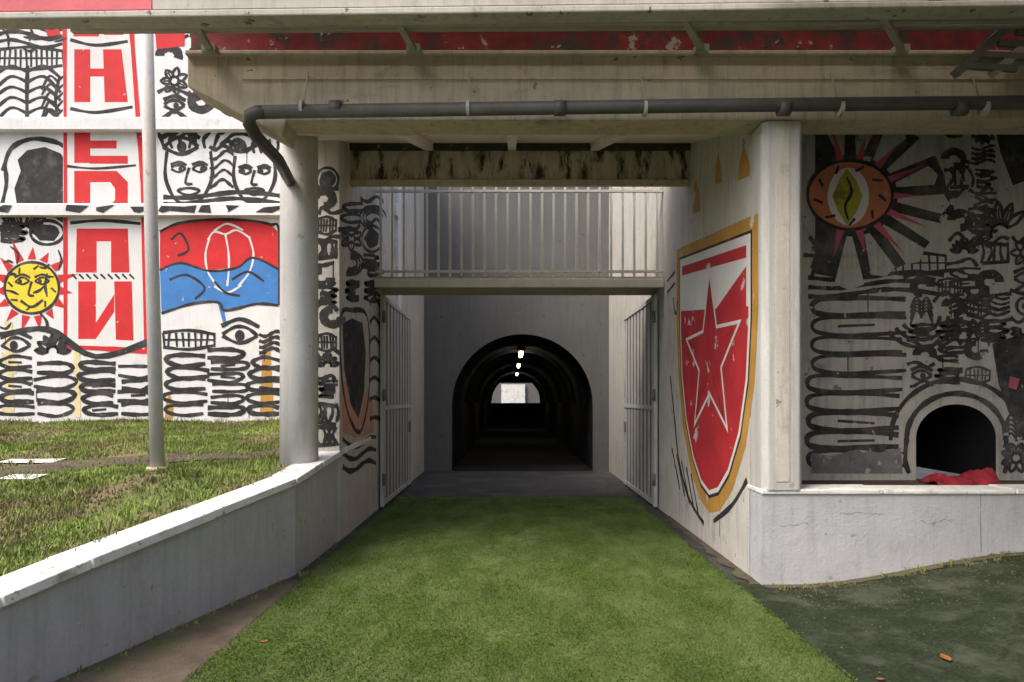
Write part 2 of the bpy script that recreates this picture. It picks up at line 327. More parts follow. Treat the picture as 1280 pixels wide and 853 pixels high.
# ============================================================ ground
g = MB(); NX, NY = 44, 44
def gz(x, y):
    t = min(1, max(0, (x-2.5)/2.3)); t = t*t*(3-2*t); k = min(1, max(0, (y-2.2)/2.6))
    return .30*t*k if y < 7 else .0
xs = [-60,-30,-15,-8,-5]+[-4+.35*i for i in range(36)]+[9,12,20,40,60]; ys = [-60,-30,-12,-5]+[-2+.32*i for i in range(40)]+[11.5,13,16,18,25,60]
vid = {}
for j, y in enumerate(ys):
    for i, x in enumerate(xs): vid[i,j] = len(g.v); g.v.append((x, y, gz(x,y)+random.uniform(-.003,.003) if 0<i<len(xs)-1 else 0))
for j in range(len(ys)-1):
    for i in range(len(xs)-1): g.f.append((vid[i,j], vid[i+1,j], vid[i+1,j+1], vid[i,j+1]))
struct(g.build('ground', M['asphalt'], smooth=True, fix=False))
def sheet(name, x0, x1, y0, y1, nx, ny, m, z=.012, edge=.04, f=gz):
    b = MB(); id = {}
    for j in range(ny+1):
        for i in range(nx+1):
            x = x0+(x1-x0)*i/nx; y = y0+(y1-y0)*j/ny
            if i in (0,nx): x += random.uniform(-edge,edge)
            if j in (0,ny): y += random.uniform(-edge,edge)
            id[i,j] = len(b.v); b.v.append((x, y, f(x,y)+z))
    for j in range(ny):
        for i in range(nx): b.f.append((id[i,j], id[i+1,j], id[i+1,j+1], id[i,j+1]))
    return struct(b.build(name, m, smooth=True, fix=False))
sheet('green_turf_path', -1.93, 2.02, -3, 11.6, 24, 260, M['turf'], .018, .022)
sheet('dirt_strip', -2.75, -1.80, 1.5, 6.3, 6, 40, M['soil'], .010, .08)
sheet('mossy_ground', 1.98, 9, -2, 6.28, 60, 60, M['moss'], .009, .0)
# ============================================================ left retaining wall and lawn
LW = [(-3.9,-.3,.40),(-2.82,3.76,.61),(-2.67,4.30,.685),(-2.08,6.55,.93),(-2.06,8.3,1.09),(-2.06,9.9,1.15)]  # x, depth, top height of the face
t = thing('retaining_wall', 'low grey-white retaining wall sloping beside the lawn down to the passage', 'wall')
TH = .26
for k in range(len(LW)-1):
    (xa,ya,za),(xb,yb,zb) = LW[k], LW[k+1]
    b = MB(); b.hexa([(xa,ya,-.1),(xb,yb,-.1),(xb-TH,yb,-.1),(xa-TH,ya,-.1),(xa,ya,za-.06),(xb,yb,zb-.06),(xb-TH,yb,zb-.06),(xa-TH,ya,za-.06)])
    b.build('wall_section', M['low_wall'], t)
    b = MB(); n = max(1, round((yb-ya)/.9))
    for q in range(n):
        fa, fb = q/n+.003, (q+1)/n-.003
        A = Vector((xa,ya,za)).lerp(Vector((xb,yb,zb)), fa); B = Vector((xa,ya,za)).lerp(Vector((xb,yb,zb)), fb)
        e = random.uniform(0,.012); zt = random.uniform(-.008,.008)
        b.hexa([(A.x+.02+e,A.y,A.z-.062),(B.x+.02+e,B.y,B.z-.062),(B.x-TH-.03,B.y,B.z-.062),(A.x-TH-.03,A.y,A.z-.062),
                (A.x+.012+e,A.y,A.z+zt),(B.x+.012+e,B.y,B.z+zt),(B.x-TH-.02,B.y,B.z+zt),(A.x-TH-.02,A.y,A.z+zt)])
    b.build('coping', M['coping'], t, bevel=.007)
DM = 12.0; ZB = Zt(527, DM)
def wall_at(y):
    for k in range(len(LW)-1):
        (xa,ya,za),(xb,yb,zb) = LW[k], LW[k+1]
        if y <= yb or k == len(LW)-2:
            f = (y-ya)/(yb-ya); return xa+(xb-xa)*f, za+(zb-za)*f
def lz(x, y):
    wx, wz = wall_at(min(y, 9.9)); d = max(0, wx-x)
    f = min(1, d/7); far = min(1, max(0, (y-5)/7))
    z0 = wz-.045; z1 = .80+(ZB-.80)*far
    f = f*f*(3-2*f)
    return z0+(z1-z0)*max(f, max(0,min(1,(y-8)/4))) + .02*math.sin(x*2.1+y*1.3)*min(1,d)
b = MB(); id = {}; nx, ny = 60, 60
for j in range(ny+1):
    y = -.3+(DM+.3+.3)*j/ny
    for i in range(nx+1):
        wx, _ = wall_at(min(y, 9.9)); x = wx-.12-(i/nx)**1.5*14
        id[i,j] = len(b.v); b.v.append((x, y, lz(x,y)))
for j in range(ny):
    for i in range(nx): b.f.append((id[i,j], id[i,j+1], id[i+1,j+1], id[i+1,j]))
struct(b.build('lawn', M['lawn'], smooth=True, fix=False))
def path_y(x): return 8.3+.45*(x+2.8)      # worn path across the lawn
v, f = [], []
rg = random.Random(5)
cnt = 0
while cnt < 130000:
    y = 3.3+(DM-3.3)*rg.random()**1.35; wx, _ = wall_at(min(y,9.9)); x = wx-.24-rg.random()**1.2*10
    if abs(x/y) > 1.15: continue
    if abs(y-path_y(x)+.12*math.sin(x*3)) < .40 and rg.random() < .88: continue
    edge = wx-x
    bare = math.sin(x*1.7+1.1)*math.sin(y*1.3+.4)+.6*math.sin(x*3.9+y*2.3)
    if edge < .7 and rg.random() < .55: continue
    if bare > .55 and rg.random() < .75: continue
    z = lz(x,y); h = rg.uniform(.012,.045)*(1.5 if rg.random()<.06 else 1); a_ = rg.random()*6.28; wv = rg.uniform(.004,.009)*(1+y*.08); ln = rg.uniform(0,.03); c_ = rg.random()*6.28
    k = len(v); dx, dy = math.cos(a_)*wv, math.sin(a_)*wv
    v += [(x-dx,y-dy,z-.005),(x+dx,y+dy,z-.005),(x+math.cos(c_)*ln,y+math.sin(c_)*ln,z+h)]; f.append((k,k+1,k+2)); cnt += 1
me = bpy.data.meshes.new('lawn_grass'); me.from_pydata(v, [], f)
o = link('lawn_grass', me, M['blade']); o['kind'] = 'stuff'; o['label'] = 'short patchy grass growing over the raised lawn'; o['category'] = 'grass'
b = MB(); n = 40
for i in range(n):
    xa, xb = -12+9.3*i/n, -12+9.3*(i+1)/n
    ea, eb = .36+.09*math.sin(i*1.3), .36+.09*math.sin((i+1)*1.3)
    b.face([(x_, y_, lz(x_,y_)+.012) for x_, y_ in ((xa,path_y(xa)-ea),(xb,path_y(xb)-eb),(xb,path_y(xb)+eb),(xa,path_y(xa)+ea))])
struct(b.build('worn_path', M['soil'], smooth=True, fix=False))
for (x0,x1,yp) in ((-6,66,592),(-6,40,610)):
    b = MB(); d = 7.6 if yp < 600 else 6.7
    for i in range(8):
        xa, xb = Xt(x0+(x1-x0)*i/8,d), Xt(x0+(x1-x0)*(i+1)/8,d)
        b.face([(X_,Y_,lz(X_,Y_)+.02) for X_,Y_ in ((xa,d),(xb,d),(xb,d+.24),(xa,d+.24))])
    struct(b.build('white_marking', M['white_line'], fix=False))
# ============================================================ left mural wall
mw = thing('mural_wall', 'tall white wall behind the lawn covered in black line drawings with sun, banner and flag', 'wall')
b = MB(); b.box(-16, -2.0, DM, DM+.35, .6, 9.6); b.build('wall_face', M['white_wall'], mw)
for (y0,y1,pr) in ((150,166,.16),(257,272,.16)):
    b = MB(); b.prism([(DM-pr,Zt(y1,DM)),(DM-pr,Zt(y0,DM)-.03),(DM-pr+.04,Zt(y0,DM)),(DM+.01,Zt(y0,DM)+.04),(DM+.01,Zt(y1,DM))], 'x', -15.9, -2.0)
    b.build('ledge', M['white_wall'], mw)
pm, wm, kk = front_wall(DM)
p = Paint(pm, wm, .006, kk)
W = 4.9
# reserved: sun, banner, flag
resv = [(-8,306,82,416),(80,22,186,442),(196,272,352,412)]
m_tree(p, 34, 82, 150, 42, W); m_tree(p, 72, 96, 150, 20, W*.8)
m_teeth(p, 0, 62, 78, 84, 12, W*.8); m_waves(p, -2, 28, 78, 60, 3, W)
p.poly([(22,262),(18,236),(26,214),(22,200),(34,188),(56,184),(76,192),(86,208),(80,226),(88,244),(84,262)])
p.line([(4,214),(14,186),(40,174),(70,178),(86,188)], W*1.2)
p.line([(2,258),(8,230),(6,206)], W)
m_fan(p, 30, 292, 34, 180, 360, 7, W*.8)
doodle(p, -4, 276, 80, 306, W, (42,30))
doodle(p, 200, 24, 344, 148, W*.85, (37,31))
m_face(p, 236, 220, 34, W*.9); m_face(p, 318, 222, 30, W*.9)
m_eye(p, 226, 184, 22, W); m_eye(p, 300, 180, 24, W); m_waves(p, 204, 240, 350, 256, 2, W)
m_waves(p, 262, 176, 292, 236, 5, W*.8)
doodle(p, 400, 200, 482, 524, W, (42,40)); doodle(p, -80, 26, -8, 520, W, (70,44)); doodle(p, -260, 26, -84, 520, W*1.1, (80,60))
p.line([(0,420),(60,412),(120,446),(196,424)], W*1.6)
filler(p, 2, 34, 78, 60, 6, W*.7); filler(p, 0, 300, 78, 420, 10, W*.7)
for x0,x1,y0,n_,sd in ((-2,40,446,5,1),(44,94,452,4,-1),(102,146,450,5,1),(150,196,456,4,-1),(206,258,442,5,1),(262,308,436,6,-1),(312,352,446,5,1)): m_stack(p, x0, y0, x1, 520, n_, W*1.05, sd)
m_teeth(p, 204, 416, 268, 434, 8, W*.8); m_eye(p, 300, 420, 22, W*.9); m_eye(p, 20, 432, 18, W*.8); m_fan(p, 66, 440, 22, 170, 370, 7, W*.8); m_waves(p, 324, 414, 352, 442, 4, W*.8)
p.build('mural_linework', M['black'], mw)
lp = Paint(lambda px,py: pm(px,py), lambda u,v,o_: Vector((u, DM-.165-o_, v)), .003, kk)   # marks carried over the ledges
for x in range(-120, 350, 27):
    for yy in (264.5,):
        if rnd.random() < .55: lp.poly([(x+J(8),yy-5.5+rnd.random()*4),(x+20+J(12),yy-4+J(1.4)),(x+16+J(14),yy+5),(x-6+J(12),yy+5-rnd.random()*3)])
lp.build('ledge_linework', M['black'], mw)
# sun
q = Paint(pm, wm, .010, kk)
for i in range(15):
    a_ = 2*math.pi*i/15+.1; r1 = 56+J(9)
    q.poly([(40+36*math.cos(a_-.15),360+36*math.sin(a_-.15)),(40+r1*math.cos(a_+.03),360+r1*math.sin(a_+.03)),(40+36*math.cos(a_+.15),360+36*math.sin(a_+.15))])
q.build('sun_rays', M['p_red'], mw)
q = Paint(pm, wm, .012, kk); q.disc(40, 360, 33, 31, n=28); q.build('sun_disc', M['p_yellow'], mw)
q = Paint(pm, wm, .016, kk); q.ell(40,360,34,32,3.5); m_eye(q, 28, 352, 9, 2.5); m_eye(q, 53, 352, 9, 2.5); q.line([(40,352),(36,368),(43,370)],3); q.line([(26,376),(40,384),(54,375)],3.5)
for i in range(8): q.line([(40+24*math.cos(i*.8),360+23*math.sin(i*.8)),(40+31*math.cos(i*.8+.2),360+29*math.sin(i*.8+.2))],2.5)
q.build('sun_linework', M['black'], mw)
# banner: red lettering on white inside a red outline
q = Paint(pm, wm, .009, kk); q.poly([(79,22),(167,22),(186,442),(79,436)]); q.build('banner_ground', M['p_white'], mw)
q = Paint(pm, wm, .012, kk)
q.line([(81,20),(82,230),(82,436)], 5); q.line([(163,20),(172,140),(178,230),(184,440)], 6); q.line([(80,434),(130,436),(186,440)], 6)
def rects(*rs):
    for r in rs: q.poly(r if isinstance(r, list) else [(r[0],r[1]),(r[2],r[1]),(r[2],r[3]),(r[0],r[3])])
rects((92,20,124,46),(130,20,154,44))                                                         # letter cut by the deck edge
rects((93,62,113,128),[(129,62),(152,62),(160,128),(131,128)],(112,86,131,96))               # H
rects((93,147,113,204),(112,147,160,160),(112,176,146,186),(112,195,160,205))                # E
rects((93,214,113,272),[(113,214),(146,214),(160,228),(160,260),(148,272),(113,272),(113,258),(138,258),(144,250),(144,236),(138,228),(113,228)])   # D
rects([(96,286),(160,286),(162,341),(139,341),(139,302),(121,302),(121,341),(95,341)])       # П
rects((98,352,120,424),[(143,352),(165,352),(167,426),(145,425)],[(120,404),(143,368),(143,390),(120,424)])   # И
q.build('banner_lettering', M['p_red'], mw)
q = Paint(pm, wm, .015, kk)
for i in range(9): q.line([(90+i*9,343),(96+i*9,349)], 2.5)
q.line([(88,50),(120,57),(160,52)],4); q.line([(88,136),(120,141),(166,134)],4); q.line([(84,208),(120,211),(170,207)],3); q.line([(88,279),(130,276),(176,280)],4)
q.build('banner_linework', M['black'], mw)
# flag
q = Paint(pm, wm, .010, kk)
q.poly([(200,290),(222,280),(262,275),(310,276),(338,281),(348,290),(348,336),(330,326),(313,322),(296,334),(262,338),(226,328),(200,336)]); q.build('flag_red_band', M['p_red'], mw)
q = Paint(pm, wm, .012, kk)
q.poly([(200,338),(226,329),(262,339),(296,335),(313,323),(330,327),(348,337),(348,382),(322,380),(296,386),(280,388),(284,408),(280,408),(272,378),(240,380),(202,392)]); q.build('flag_blue_band', M['p_blue'], mw)
q = Paint(pm, wm, .015, kk)
for pts in ([(262,298),(257,318),(260,340),(272,358)],[(282,294),(286,318),(286,340),(284,358)],[(312,298),(317,318),(312,340),(298,358)],[(260,300),(268,290),(282,293),(296,288),(313,298)],[(268,289),(284,280),(304,288)],[(268,358),(284,366),(302,357)]): q.line(pts, 2.4)
q.build('flag_white_lines', M['p_white'], mw)  # white outlines drawn on the flag
q = Paint(pm, wm, .016, kk)
q.line([(200,290),(222,280),(262,275),(310,276),(338,281),(349,290),(349,382)], 3.5); q.line([(200,338),(226,329),(262,339),(296,335),(313,323),(330,327),(348,337)], 3); q.line([(202,392),(240,380),(272,378),(280,388),(296,386),(322,380),(348,382)], 3.5)
for pts in ([(214,300),(226,292),(236,312),(222,320)],[(212,350),(234,344),(256,360),(244,374)],[(290,350),(310,340),(330,352)],[(268,352),(282,366),(300,370)]): q.line(pts, 3)
q.build('flag_linework', M['black'], mw)
# small coloured marks
q = Paint(pm, wm, .011, kk); q.poly([(92,440),(100,440),(101,522),(93,522)]); q.poly([(6,402),(16,402),(18,520),(2,520),(8,470)]); q.poly([(2,440),(24,452),(20,468),(4,462)]); q.build('cream_marks', M['p_cream'], mw)
q = Paint(pm, wm, .0115, kk); q.poly([(206,524),(208,500),(212,492),(217,506),(216,524)]); q.poly([(325,520),(328,440),(333,418),(338,440),(343,520)]); q.build('orange_marks', M['p_gold'], mw)
q = Paint(pm, wm, .0118, kk); q.poly([(194,40),(231,38),(231,58),(196,62)]); q.poly([(52,26),(70,24),(76,44),(60,46)]); q.build('red_marks', M['p_red'], mw)
# ============================================================ passage, gate, balcony, tunnel
XR, XL, D0, DB, DT = 2.26, -2.05, 6.17, 10.15, 15.9
DU = 8.7; ZS = Zt(180,DU)
# right side wall with the crest
pr = thing('passage_wall', 'white side wall of the passage with a large painted shield and red star', 'wall')
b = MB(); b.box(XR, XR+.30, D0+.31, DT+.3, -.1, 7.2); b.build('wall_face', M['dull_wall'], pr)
pm2, wm2 = side_wall(XR); k2 = 8/F
def uv(px, py): return pm2(px, py)
A0, A1 = max(6.26, uv(958,440)[0]), uv(846,440)[0]         # near and far edge in depth
um, hw = (A0+A1)/2, (A1-A0)/2
zn, zf, zb = 3.40, 3.74, uv(886,641)[1]        # near and far end of the top edge, tip
def ztop(u): return zn+(zf-zn)*(u-(um-hw))/(2*hw)
def shield(s, dz=0):
    """outline in wall metres: slanting top edge, sides bellying to a point"""
    L_ = [(1,0),(1,.30),(.94,.52),(.78,.72),(.52,.88),(.25,.97)]
    tip = zb+dz*1.3; far = []; near = []
    for x, y in L_:
        for lst, sg in ((far,1),(near,-1)):
            u = um+sg*hw*s*x; t_ = ztop(um+sg*hw*s)-dz; lst.append((u, t_-(t_-tip)*y))
    return [near[0]]+far+[(um, tip)]+near[:0:-1]
def side_poly(name, m, polys, off):
    q = Paint(pm2, wm2, off, k2)
    for pp in polys: q.poly(pp, px=False)
    return q.build(name, m, pr)
side_poly('shield_border', M['p_gold'], [shield(1.0)], .006)
side_poly('shield_inner_line', M['black'], [shield(.90, .13)], .008)
side_poly('shield_field', M['p_white'], [shield(.875, .16)], .010)
inner = shield(.84, .20)
lowr = [(u, min(v, ztop(u)-.85)) for u, v in inner]
side_poly('shield_red_field', M['p_red2'], [lowr], .012)
side_poly('shield_red_panels', M['p_red2'], [[(um+a_*hw*.80, ztop(um+a_*hw*.80)-b_) for a_, b_ in ((-1,.26),(1,.26),(1,.38),(-1,.38))], [(um-hw*.80, ztop(um-hw*.8)-.46),(um-hw*.80, ztop(um-hw*.8)-.86),(um-hw*.16, ztop(um-hw*.16)-.86)]], .0125)
def star(r, rot=0, ri=.42):
    c = (um-.02, 2.16); return [(c[0]+r*(1 if i%2==0 else ri)*math.sin(rot+math.pi*i/5)*1.12, c[1]+r*(1 if i%2==0 else ri)*math.cos(rot+math.pi*i/5)) for i in range(10)]
side_poly('star_outline', M['p_white'], [star(1.02)], .015)
side_poly('star', M['p_red2'], [star(.91)], .018)
c = (um-.02, 2.16)
q = Paint(pm2, wm2, .021, k2)
for i in range(5):
    t1 = 2*math.pi*i/5; q.mb.face([wm2(c[0]+.02*math.cos(t1), c[1]-.02*math.sin(t1), .021), wm2(c[0]+.8*1.12*math.sin(t1)-.012, c[1]+.8*math.cos(t1), .021), wm2(c[0]+.8*1.12*math.sin(t1)+.012, c[1]+.8*math.cos(t1), .021)])
q.build('star_facet_lines', M['black'], pr)
q = Paint(pm2, wm2, .006, .0094)
q.line([(834,352),(839,346),(844,340)], 4); q.line([(834,366),(839,360),(844,354)], 4)
for x0,y0 in ((842,372),(850,366),(856,376)): q.line([(x0,y0),(x0+1.5,y0+16),(x0+4,y0+20),(x0+5,y0+4)], 5)
for i in range(5): q.line([(840+i*6,560+i*8),(846+i*6,590+i*9),(850+i*6,612+i*9)], 5)
q.line([(838,470),(843,520),(848,570),(860,620),(880,655)], 6); q.line([(934,600),(915,632),(892,652)], 6)
q.build('wall_linework', M['black'], pr)
q = Paint(pm2, wm2, .0065, .0094)
for pts in ([(866,268),(867,236),(870,224),(874,238),(876,264)],[(894,232),(895,206),(898,190),(901,208),(903,228)],[(922,226),(925,200),(930,182),(937,202),(938,220)]): q.poly(pts)
q.build('gold_flames', M['p_gold'], pr)
# left side wall
plw = thing('passage_wall', 'shaded side wall of the passage opposite the painted shield, black emblem on white', 'wall')
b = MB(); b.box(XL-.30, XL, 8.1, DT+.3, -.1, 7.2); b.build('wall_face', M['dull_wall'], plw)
pm3, wm3 = side_wall(XL)
q = Paint(pm3, wm3, .006, .0107)
q.poly([(428,404),(440,398),(453,404),(457,440),(455,490),(448,524),(438,505),(430,462)])
q.line([(426,396),(440,388),(458,394),(462,440),(460,500),(450,540),(436,520),(427,470)], 6, True)
for i in range(7): q.line([(462,380+i*24),(468,372+i*25),(476,386+i*23)], 6)
doodle(q, 426, 250, 478, 380, 5, (22,34)); m_waves(q, 428, 545, 470, 590, 3, 5)
q.build('wall_linework', M['black'], plw)
pm5, wm5, k5 = front_wall(8.1); q = Paint(pm5, wm5, .006, k5); doodle(q, 395, 210, 423, 560, 4.5, (27,30)); q.build('end_linework', M['black'], plw)
q = Paint(pm3, wm3, .0055, .0107); q.poly([(426,480),(440,470),(452,490),(466,500),(468,540),(444,548),(428,540)]); q.poly([(430,440),(438,436),(440,462),(430,466)]); q.build('salmon_patch', M['p_salmon'], plw)
# corner pillar at the right of the passage
rc = thing('corner_pillar', 'pale painted pillar at the corner beside the painted shield, chipped at its foot', 'pillar')
b = MB(); b.prism([(XR+.0,D0+.02),(XR+.05,D0-.03),(XR+.33,D0-.03),(XR+.37,D0+.02),(XR+.37,D0+.30),(XR,D0+.30)], 'z', .86, 4.2); b.build('shaft', M['column'], rc, bevel=.015)
b = MB(); b.box(XR+.115, XR+.235, D0-.036, D0-.029, .95, 4.19); b.build('shaft_panel', M['dull_wall'], rc)
# right low wall
lw = thing('low_wall', 'bluish-white low wall with ledge in front of the drawn-over wall with the round hole', 'wall')
b = MB()
n = 14
for i in range(n):
    xa, xb = XR+(9.5-XR)*i/n, XR+(9.5-XR)*(i+1)/n
b.box(XR, 9.5, D0, D0+.32, -.1, .83); b.build('wall_face', M['low_wall'], lw)
b = MB(); b.box(XR, XR+.32, D0+.322, 9.9, -.1, .0); 
b = MB(); b.box(XR+.003, 9.5, D0+.322, 7.6, .2, .80); b.build('ledge_fill', M['soil'], lw)
x = XR-.012; i = 0
while x < 9.4:
    l = random.uniform(.9,1.3); b = MB(); b.box(x+.004, x+l-.004, D0-.018, D0+.36+random.uniform(-.01,.01), .832, .875+random.uniform(-.006,.006)); b.build('coping', M['coping'], lw, bevel=.01); x += l
# right mural wall with the low arched hole
DR = 7.49
pm4, wm4, k4 = front_wall(DR)
mr = thing('mural_wall', 'shaded wall drawn over with black lines, orange eye motif above a low arched hole', 'wall')
hx, hr = Xt(1195,DR), (Xt(1245,DR)-Xt(1145,DR))/2; hz0 = .80; hzs = Zt(548,DR); htop = hzs+hr*.85
XW1 = 9.5; b = MB(); zt4 = 5.2
xw0 = XR+.30
def q4(xa,xb,za,zb): b.face([(xa,DR,za),(xb,DR,za),(xb,DR,zb),(xa,DR,zb)])
q4(xw0,hx-hr,.5,zt4); q4(hx+hr,XW1,.5,zt4); n = 20
arc = [(hx-hr*math.cos(math.pi*i/n), hzs+hr*.85*math.sin(math.pi*i/n)) for i in range(n+1)]
for i in range(n):
    (xa,za),(xb,zb) = arc[i], arc[i+1]; b.face([(xa,DR,za),(xb,DR,zb),(xb,DR,zt4),(xa,DR,zt4)])
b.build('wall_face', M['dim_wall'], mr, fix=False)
b = MB(); prof = [(hx-hr,hz0)]+arc+[(hx+hr,hz0)]
for i in range(len(prof)-1):
    (xa,za),(xb,zb) = prof[i], prof[i+1]; b.face([(xa,DR,za),(xa,DR+1.6,za),(xb,DR+1.6,zb),(xb,DR,zb)])
b.face([(xa_,DR+1.6,za_) for xa_,za_ in prof]); b.build('hole_lining', M['hole'], mr, fix=False)
p = Paint(pm4, wm4, .006, k4); W4 = 4.7
# black ground with pale wedge rays round the eye motif
n = 26; p.poly([(1062+122*math.cos(t), 245+104*math.sin(t)) for t in [2*math.pi*i/n for i in range(n)] if 1062+140*math.cos(t) > 1012] )
p.poly([(1240,140),(1300,138),(1300,220),(1266,232),(1250,190)]); doodle(p, 1184, 150, 1244, 296, W4*.85, (30,28)); m_fan(p, 1250, 292, 40, 150, 330, 7, W4*.9)
p.poly([(1240,430),(1300,410),(1300,540),(1262,520),(1248,480)])
m_stack(p, 1012, 372, 1128, 586, 9, W4*1.2)
m_teeth(p, 1086, 318, 1182, 340, 9, W4*.8); m_waves(p, 1010, 340, 1180, 372, 3, W4)
m_arcs(p, 1150, 395, 46, 0, 150, 3, W4)
doodle(p, 1134, 346, 1240, 484, W4*.85, (36,28)); doodle(p, 1010, 300, 1086, 342, W4, (38,22)); doodle(p, 1186, 300, 1300, 430, W4*.85, (38,30))
doodle(p, 1250, 520, 1330, 590, W4, (40,34)); doodle(p, 1300, 150, 1500, 590, W4, (70,50))
p.ell(1195, 548, 62, 56, W4*1.4, 180, 360); p.ell(1195, 548, 82, 74, W4*1.2, 178, 362)
p.line([(1133,548),(1131,575),(1136,592)], W4*1.3); p.line([(1257,548),(1259,575),(1255,592)], W4*1.2)
p.build('mural_linework', M['black_faded'], mr)
q = Paint(pm4, wm4, .012, k4)
for i in range(17):
    a_ = 2*math.pi*i/17+.1; r0, r1 = 60, 118+J(14)
    pts = [(1062+r0*math.cos(a_-.06),245+r0*.85*math.sin(a_-.06)),(1062+r1*math.cos(a_-.135+J(.02)),245+r1*.85*math.sin(a_-.135+J(.02))),(1062+(r1+8)*math.cos(a_),245+(r1+8)*.85*math.sin(a_)),(1062+r1*math.cos(a_+.135+J(.02)),245+r1*.85*math.sin(a_+.135+J(.02))),(1062+r0*math.cos(a_+.06),245+r0*.85*math.sin(a_+.06))]
    if min(x_ for x_,_ in pts) > 1008: q.poly(pts)
q.build('pale_rays', M['dim_wall'], mr)  # white rays in the shade-darkened plaster colour
q = Paint(pm4, wm4, .014, k4)
for i in range(14):
    a_ = 2*math.pi*i/14; r0, r1 = 52, 98+J(12)
    pts = [(1062+r0*math.cos(a_-.10),245+r0*.85*math.sin(a_-.10)),(1062+r1*math.cos(a_),245+r1*.85*math.sin(a_)),(1062+r0*math.cos(a_+.10),245+r0*.85*math.sin(a_+.10))]
    if min(x_ for x_,_ in pts) > 1008: q.poly(pts)
q.poly([(1262,470),(1274,474),(1270,488),(1260,484)])
q.build('pink_rays', M['p_pink'], mr)
q = Paint(pm4, wm4, .016, k4); q.disc(1062, 244, 52, 42, n=30); q.build('eye_ring', M['p_orange'], mr)
q = Paint(pm4, wm4, .018, k4); q.disc(1060,246,26,36,n=24); q.build('eye_white', M['p_white'], mr)
q = Paint(pm4, wm4, .020, k4); q.poly([(1058,211),(1070,226),(1078,246),(1070,266),(1058,282),(1047,264),(1040,246),(1048,226)]); q.build('eye_flame', M['p_olive'], mr)
q = Paint(pm4, wm4, .023, k4); q.ell(1062,244,53,43,4); q.line([(1058,222),(1064,240),(1056,258),(1060,276)],4,taper=True)
for i in range(9): q.line([(1062+36*math.cos(i*.7),244+30*math.sin(i*.7)),(1062+46*math.cos(i*.7+.2),244+38*math.sin(i*.7+.2))],3.5)
q.build('eye_linework', M['black'], mr)
q = Paint(pm4, wm4, .0055+.006, k4); q.poly([(1014,566),(1040,570),(1070,562),(1100,566),(1126,560),(1128,592),(1014,592)]); q.build('bare_patch', M['p_grey'], mr)
# red cloth lying on the ledge below the hole
b = MB(); n = 22; rows = 7; id = {}
for j in range(rows+1):
    for i in range(n+1):
        u = i/n; x = Xt(1162,7.1)+(Xt(1238,7.1)-Xt(1162,7.1))*u; y = 6.92+.38*j/rows
        z = .80+.075*math.sin(math.pi*j/rows)*(.6+.4*math.sin(u*9))+.03*math.sin(u*23+j)+.10*u*math.sin(math.pi*j/rows)
        id[i,j] = len(b.v); b.v.append((x, y+.03*math.sin(u*12), max(z,.803)))
for j in range(rows):
    for i in range(n): b.f.append((id[i,j],id[i+1,j],id[i+1,j+1],id[i,j+1]))
o = b.build('red_cloth', M['cloth'], smooth=True, fix=False); tag(o, 'crumpled faded red cloth on the ledge under the arched hole', 'cloth')
o.modifiers.new('thick','SOLIDIFY').thickness = .012
# tunnel wall with arch
tw = thing('tunnel_wall', 'plain grey end wall of the passage pierced by the arched tunnel', 'wall')
ar = 88/F*DT; ac = Xt(653,DT); asz = Zt(506,DT)
b = MB(); n = 28
arc = [(ac-ar*math.cos(math.pi*i/n), asz+ar*math.sin(math.pi*i/n)) for i in range(n+1)]
b.face([(XL,DT,-.1),(ac-ar,DT,-.1),(ac-ar,DT,7.2),(XL,DT,7.2)]); b.face([(ac+ar,DT,-.1),(XR,DT,-.1),(XR,DT,7.2),(ac+ar,DT,7.2)])
for i in range(n):
    (xa,za),(xb,zb) = arc[i], arc[i+1]; b.face([(xa,DT,za),(xb,DT,zb),(xb,DT,7.2),(xa,DT,7.2)])
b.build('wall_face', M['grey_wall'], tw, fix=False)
tn = thing('tunnel', 'long dark arched tunnel with ribbed lining and a lit far end', 'tunnel')
prof = [(ac-ar,0.0)]+arc+[(ac+ar,0.0)]; TL = 46
b = MB(); steps = 60
for s_ in range(steps):
    ya, yb = DT+(TL-DT)*s_/steps, DT+(TL-DT)*(s_+1)/steps; sc = 1
    for i in range(len(prof)-1):
        (xa,za),(xb,zb) = prof[i], prof[i+1]
        b.face([(ac+(xa-ac)*sc,ya,za*sc),(ac+(xa-ac)*sc,yb,za*sc),(ac+(xb-ac)*sc,yb,zb*sc),(ac+(xb-ac)*sc,ya,zb*sc)])
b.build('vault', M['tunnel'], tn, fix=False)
for s_ in range(10):
    b = MB(); y = DT+1.2+s_*2.9
    for i in range(1,len(prof)-2):
        (xa,za),(xb,zb) = prof[i], prof[i+1]
        pa, pb = [Vector((ac+(xx-ac)*.955, y, asz+(zz-asz)*.955)) for xx,zz in ((xa,za),(xb,zb))]
        b.bar(pa, pb, .10, .12)
    b.build('rib', M['tunnel'], tn)
b = MB(); b.face([(ac-ar,DT-.02,.006),(ac+ar,DT-.02,.006),(ac+ar,TL,.006),(ac-ar,TL,.006)]); b.build('floor', M['tunnel_floor'], tn, fix=False)
